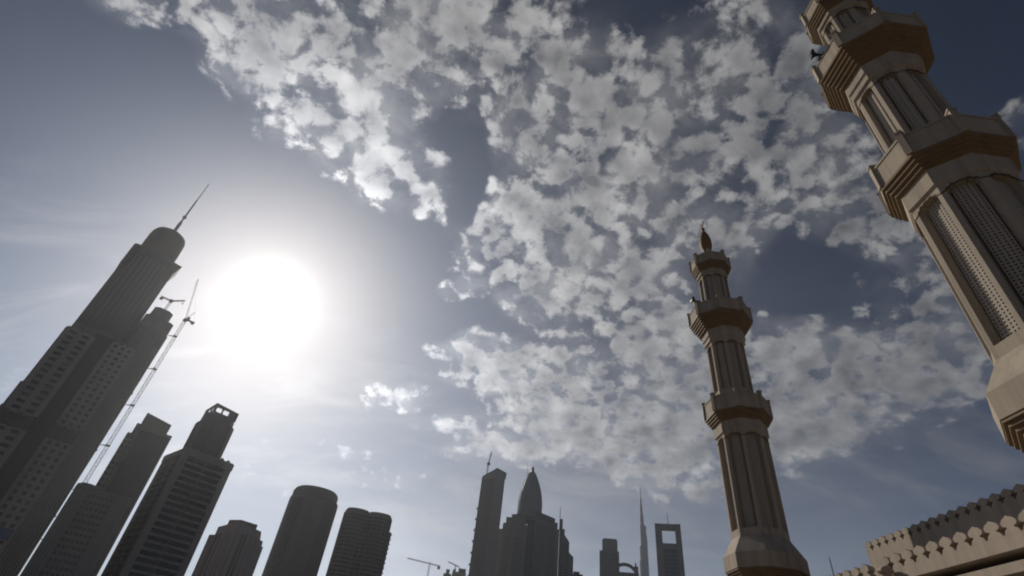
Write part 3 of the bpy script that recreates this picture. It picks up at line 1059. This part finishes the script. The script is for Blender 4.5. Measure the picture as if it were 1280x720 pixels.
# 6. cylinder tower
T = tower_thing('cylinder_tower', 'smooth round grey tower with flat drum top, taller than its two neighbours', 'skyscraper', -16.95, 424)
MB().lathe([(18.0, 0), (18.0, 107.4), (17.7, 108.197)], 48, 0, 18, sy=0.9).build('wall', M['concrete'], T, smooth=False)
MB().lathe([(16.9, 108.2), (16.9, 112.6), (15.9, 114.6), (14.6, 115.6), (4, 116.0)], 48, -0.4, 18, sy=0.9).build('crown_drum', M['concrete'], T)
for k in range(26):
    a = -math.pi / 2 + (k - 12.5) * 0.118
    if 9 < k < 17:
        continue
    m_ = MB()
    cxx, cyy = 18.0 * math.cos(a), 18 + 16.2 * math.sin(a)
    m_.slab([(-0.55, 2), (0.55, 2), (0.55, 106), (-0.55, 106)], (cxx, cyy, 0), (-math.sin(a), math.cos(a), 0), (0, 0, 1), (math.cos(a), math.sin(a), 0), -0.1, 0.12)
    m_.build('window_strip', M['clad' if 8 < k < 24 else 'glass_brown'], T)

# 7. tower with curved balcony bays
T = tower_thing('bay_tower', 'dark tower with two bulging stacks of curved balconies beside the round tower', 'skyscraper', -11.5, 480)


def bay_plan(g):
    pts = []
    for cx, r in ((-9.0, 11.2), (10.0, 11.8)):
        for k in range(13):
            a = math.pi + math.pi * k / 12.0
            x, y = cx + (r + g) * math.cos(a), 8 + (r * 0.72 + g) * math.sin(a)
            if cx < 0 and x > 0.0:
                continue
            if cx > 0 and x < 1.0:
                continue
            pts.append((x, y))
    return pts + [(21.8 + g, 26), (-20.2 - g, 26)]


b = MB()
b.prism(bay_plan(-1.4), 0, 114.5)
b.prism([(20.0, 10), (23.4, 12), (23.4, 24), (20.0, 26)], 0, 107)
b.prism([(17.5, 12), (21.4, 13), (21.4, 24), (17.5, 25)], 107.003, 111.5)
b.build('wall', M['glass'], T)
tb = MB()
for cx, r, h in ((-9.0, 10.6, 119.4), (10.0, 11.0, 119.0)):
    tb.lathe([(r, 114.503), (r * 0.98, h - 2), (r * 0.86, h), (1, h + 0.5)], 28, cx, 9, sy=0.72)
tb.build('roof_drum', M['concrete'], T)
pr = MB().prism(bay_plan(-0.5), 0, 1.3).build('balcony', M['clad'], T, loc=(0, 0, 2.0))
for k in range(1, 37):
    copy_part(pr, T, (0, 0, 2.0 + 3.05 * k))
for x, y in ((-19.5, 6.0), (-13.0, 0.4), (-4.0, 0.6), (0.4, 3.2), (5.0, 0.2), (14.5, 0.0), (20.6, 4.6)):
    MB().box(x - 0.5, x + 0.5, y - 0.6, y + 3, 0, 115.2).build('pier', M['clad'], T)
pr = MB().box(18.2, 23.9, 10.2, 11.5, 0, 1.2).build('side_balcony', M['concrete'], T, loc=(0, 0, 2))
for k in range(1, 29):
    copy_part(pr, T, (0, 0, 2.0 + 3.65 * k))

# ------------------------------------------------------------------ distant skyline
def far_bands(root, x0, x1, z0, z1, n, y, mat='far_dark', frac=0.5, name='window_band'):
    dz = (z1 - z0) / n
    pr = MB().box(x0, x1, y - 0.25, y - 0.02, 0, dz * frac).build(name, M[mat], root, loc=(0, 0, z0))
    for k in range(1, n):
        copy_part(pr, root, (0, 0, z0 + k * dz))


def far_strips(root, x0, x1, z0, z1, n, y, mat='glass', frac=0.45, name='window_strip'):
    dx = (x1 - x0) / n
    pr = MB().box(0, dx * frac, y - 0.35, y - 0.02, z0, z1).build(name, M[mat], root, loc=(x0 + dx * 0.25, 0, 0))
    for k in range(1, n):
        copy_part(pr, root, (x0 + dx * (k + 0.25), 0, 0))


# prism tower with a crane on top
T = tower_thing('prism_tower', 'tall slab skyscraper with slanted prow top and crane, left of the pointed dome', 'skyscraper', 0.76, 900)
pl = [(-20.4, 9), (4.6, -2), (19.6, 7), (19.6, 30), (-18, 34)]
MB().prism(pl, 0, [306, 318, 314, 312, 306]).build('wall', M['far'], T)
r = MB()
r.prism([(-19, 10), (4.4, -0.5), (21.5, 6), (21.5, 28), (-17, 33)], [306.8, 318.6, 314.8, 313, 307], [308.4, 321.6, 317, 316, 309])
r.build('roof_edge', M['far_dark'], T)
for k in range(8):
    f = (k + 0.7) / 8.6
    m_ = MB()
    p, q = Vector((-20.4, 9, 0)), Vector((4.6, -2, 0))
    d = (q - p).normalized()
    m_.slab([(-0.6, 20), (0.6, 20), (0.6, 302), (-0.6, 302)], p + (q - p) * f, d, (0, 0, 1), (d.y, -d.x, 0), 0.02, 0.4)
    m_.build('window_strip', M['glass_brown'], T)
for k in range(7):
    MB().box(-22.4, -20.6, 10, 13, 150 + k * 17, 153 + k * 17).build('hoist_landing', M['far_dark'], T)
K = tower_thing('tower_crane', 'luffing crane on the roof of the prow topped slab tower', 'crane', -0.03, 912)
MB().truss((0, 0, 308.5), (0, 0, 331), 2.2, 3.5, 0.45, 0.3).build('mast', M['crane'], K)
MB().truss((0, 0, 331), (3.2, -2, 352), 1.3, 3, 0.3, 0.2).build('jib', M['crane'], K)
MB().box(-2.2, 3.4, -1.5, 1.5, 329, 333).build('cab', M['far_dark'], K)

# pointed dome tower
T = tower_thing('domed_tower', 'skyscraper with tall bullet shaped pointed dome above stepped dark shoulders', 'skyscraper', 5.0, 950)
b = MB()
b.box(-44, -2, 0, 40, 0, 247)
b.box(-52, -44.003, 2, 38, 0, 237)
b.box(-60, -52.003, 5, 36, 0, 205)
b.box(-30, -24, -1.2, -0.003, 0, 240)
b.box(-44.6, -41, -1.0, -0.003, 0, 244)
b.box(-8, -4, -1.0, -0.003, 0, 244)
b.box(46, 53, 2, 36, 0, 246)
b.box(-40, -6, 4, 36, 247.003, 258)
b.box(-1.98, 50, 4, 44, 0, 257)
b.box(-31, 34, 6, 40, 258.003, 262)
b.build('wall', M['far'], T)
s = MB()
s.prism([(14, 2), (45, 2), (45, 30), (14, 30)], [262.5, 257.2, 257.2, 262.5], [272, 263, 263, 272])
s.prism([(-31, 4), (12, 4), (12, 34), (-31, 34)], 262.003, [263, 270, 270, 263])
s.build('shoulder_roof', M['far_dark'], T)
dm = MB().lathe([(21.4, 262.01), (21.6, 276), (21.4, 290), (19.9, 303), (17.2, 315), (13.2, 327), (8.6, 338), (5.0, 345), (3.0, 348), (2.6, 352), (3.4, 353.5), (2.4, 355.5), (0.6, 356.5)], 32, -0.5, 21)
dm.build('pointed_dome', M['dome'], T, smooth=True)
for k in range(10):
    rb = MB()
    a = -math.pi + math.pi * (k + 0.5) / 10
    pf = [(21.9, 263), (22.0, 290), (20.2, 303), (17.6, 315), (13.6, 327), (9.0, 338), (5.3, 345)]
    for (r0, z0), (r1, z1) in zip(pf[:-1], pf[1:]):
        rb.tube((-0.5 + r0 * math.cos(a), 21 + r0 * math.sin(a), z0), (-0.5 + r1 * math.cos(a), 21 + r1 * math.sin(a), z1), 0.4, 4)
    rb.build('dome_rib', M['far'], T)
MB().tube((-9, 12, 335), (-10.5, 12, 357), 0.6, 6, 0.3).build('dome_rod', M['far_dark'], T)
MB().box(-1.6, 10, -1.0, 3.9, 0, 255).build('curtain_wall', M['glass'], T)
far_strips(T, 12, 48, 60, 252, 8, 4, 'far_dark', 0.4)
far_bands(T, -42, -4, 130, 226, 26, 0, 'far_dark', 0.5)
ar = MB()
for cx in (-34, -24, -14):
    for k in range(8):
        a0, a1 = math.pi * k / 8, math.pi * (k + 1) / 8
        ar.tube((cx + 4 * math.cos(a0), -0.3, 232 + 6 * math.sin(a0)), (cx + 4 * math.cos(a1), -0.3, 232 + 6 * math.sin(a1)), 0.6, 4)
ar.build('arched_moulding', M['far_dark'], T)

T = tower_thing('mast_tower', 'slim stepped tower with curved right side and thin mast, right of pointed dome', 'skyscraper', 8.75, 960)
b = MB()
b.box(-9, 0, 0, 24, 0, 249)
b.box(-9, -4.0, 2, 22, 249.003, 266)
pr_ = [(0.02, 0), (8.5, 4), (8.5, 22), (0.02, 24)]
b.prism(pr_, 0, [240, 230, 230, 240])
b.prism([(8.52, 5), (16, 8), (16, 22), (8.52, 24)], 0, [214, 208, 208, 214])
b.build('wall', M['far'], T)
MB().tube((-9.0, 10, 249), (-9.3, 10, 288), 0.9, 6, 0.5).build('mast', M['far_dark'], T)
far_bands(T, -8.4, 8.0, 150, 226, 20, 0, 'far_dark', 0.45)
T = tower_thing('podium_block', 'flat dark low roof block at the foot of the domed skyscraper', 'building', 10.1, 930)
MB().box(-9, 9, 0, 20, 0, 176).build('wall', M['far_dark'], T)
MB().box(-6, 4, 4, 16, 176.003, 180).build('roof_plant', M['far_dark'], T)

# low roofs and crane far left of the prism tower
T = tower_thing('low_tower', 'small stub tower top with dark roof box left of the slab skyscraper', 'building', -1.4, 1100)
b = MB().box(-14, 12, 0, 25, 0, 188)
b.build('wall', M['far'], T)
MB().box(-3, 11, 4, 20, 188.003, 195).box(-13, -8, 3, 12, 188.003, 192).build('roof_plant', M['far_dark'], T)
far_bands(T, -13, 11, 150, 184, 7, 0)
T = tower_thing('low_tower', 'narrow stub tower top under construction beside far left crane', 'building', -2.55, 1120)
MB().box(-8, 7, 0, 20, 0, 186).build('wall', M['far_dark'], T)
MB().box(-4, 3, 3, 14, 186.003, 194).build('roof_plant', M['far'], T)
K = tower_thing('tower_crane', 'pale far hammerhead crane with long jib low over the skyline', 'crane', -4.45, 1300)
MB().truss((0, 0, 0), (0, 0, 232), 2.6, 5, 0.5, 0.3).build('mast', M['crane'], K)
MB().truss((0, 0, 230), (-52, 10, 236), 1.8, 4, 0.4, 0.25).truss((0, 0, 230), (24, -4, 227), 1.8, 4, 0.4, 0.25).build('jib', M['crane'], K)
MB().box(18, 24, -6, -1.5, 221, 226).build('counterweight', M['concrete'], K)
K = tower_thing('tower_crane', 'short far crane between long jib crane and slab skyscraper', 'crane', -1.9, 1150)
MB().truss((0, 0, 190), (0, 0, 208), 2.0, 4, 0.45, 0.3).build('mast', M['crane'], K)
MB().truss((0, 0, 207), (-16, 0, 212), 1.4, 4, 0.35, 0.22).truss((0, 0, 207), (8, 0, 205), 1.4, 4, 0.35, 0.22).build('jib', M['crane'], K)

# block tower
T = tower_thing('shouldered_tower', 'plain dark tower with set back cap, standing left of the needle', 'skyscraper', 13.3, 1300)
b = MB()
b.box(-23, 20.5, 0, 40, 0, 298)
b.prism(chamfer(-17, 17.6, 2, 34, 4), 298.003, 322)
b.box(-15, 16, 4, 32, 322.003, 325)
b.build('wall', M['far'], T)
far_bands(T, -22, 19.5, 222, 296, 18, 0, 'far_dark', 0.45)

# arched roof block
T = tower_thing('arched_building', 'low building with curved arch roof frame between block tower and needle', 'building', 15.1, 1320)
MB().box(-22, 22, 6, 30, 0, 262).build('wall', M['far'], T)
a_ = MB()
for k in range(12):
    a0, a1 = math.pi * k / 12 * 0.62 + math.pi * 0.38 * 0.2, math.pi * (k + 1) / 12 * 0.62 + math.pi * 0.38 * 0.2
    p0, p1 = (-9 + 26 * math.cos(a0), 262 + 20 * math.sin(a0)), (-9 + 26 * math.cos(a1), 262 + 20 * math.sin(a1))
    a_.slab([p0, p1, (p1[0] * 0.86 - 1.2, p1[1] - 5), (p0[0] * 0.86 - 1.2, p0[1] - 5)], (0, 8, 0), (1, 0, 0), (0, 0, 1), (0, 1, 0), 0, 12)
a_.build('roof_arch', M['far_dark'], T)
MB().box(12, 21, 7, 20, 262.003, 276).box(14, 17, 9, 16, 276.003, 283).build('roof_plant', M['far'], T)

# needle
T = tower_thing('needle_tower', 'very tall thin stepped needle skyscraper tapering to a spire', 'skyscraper', 16.55, 2400)
b = MB().lathe([(22, 0), (20, 300), (17.5, 462), (17, 520), (14.5, 523), (14.2, 575), (12.6, 578)], 12)
b.lathe([(13.5, 0), (12.5, 560), (12.5, 612), (10.4, 615), (10.4, 655)], 12, 7, 0)
b.lathe([(10, 500), (9.6, 660), (8.2, 663), (7.6, 700), (6.0, 704), (5.4, 740)], 12, 1, 0)
b.build('wall', M['needle'], T)
MB().lathe([(4.2, 738), (3.6, 768), (2.0, 770), (1.6, 800), (0.5, 832)], 8, 1, 0).build('spire', M['needle'], T)

# frame tower
T = tower_thing('frame_tower', 'rectangular skyscraper with square opening through its top and a roof mast', 'skyscraper', 19.08, 1250)
b = MB()
b.box(-27.2, -13.0, 0, 22, 0, 349)
b.box(15.0, 27.2, 0, 22, 0, 349)
b.box(-12.98, 14.98, 0.2, 21.8, 339.5, 348.8)
b.box(-12.98, 14.98, 0.2, 21.8, 298, 309)
b.build('wall', M['far'], T)
MB().box(-12.98, 14.98, 2, 20, 0, 297.9).build('curtain_wall', M['glass_blue'], T)
far_bands(T, -12.9, 14.9, 232, 296, 8, 2, 'far', 0.22, 'spandrel_band')
MB().tube((1.5, 10, 349), (1.5, 10, 374), 0.9, 6, 0.5).build('mast', M['far_dark'], T)
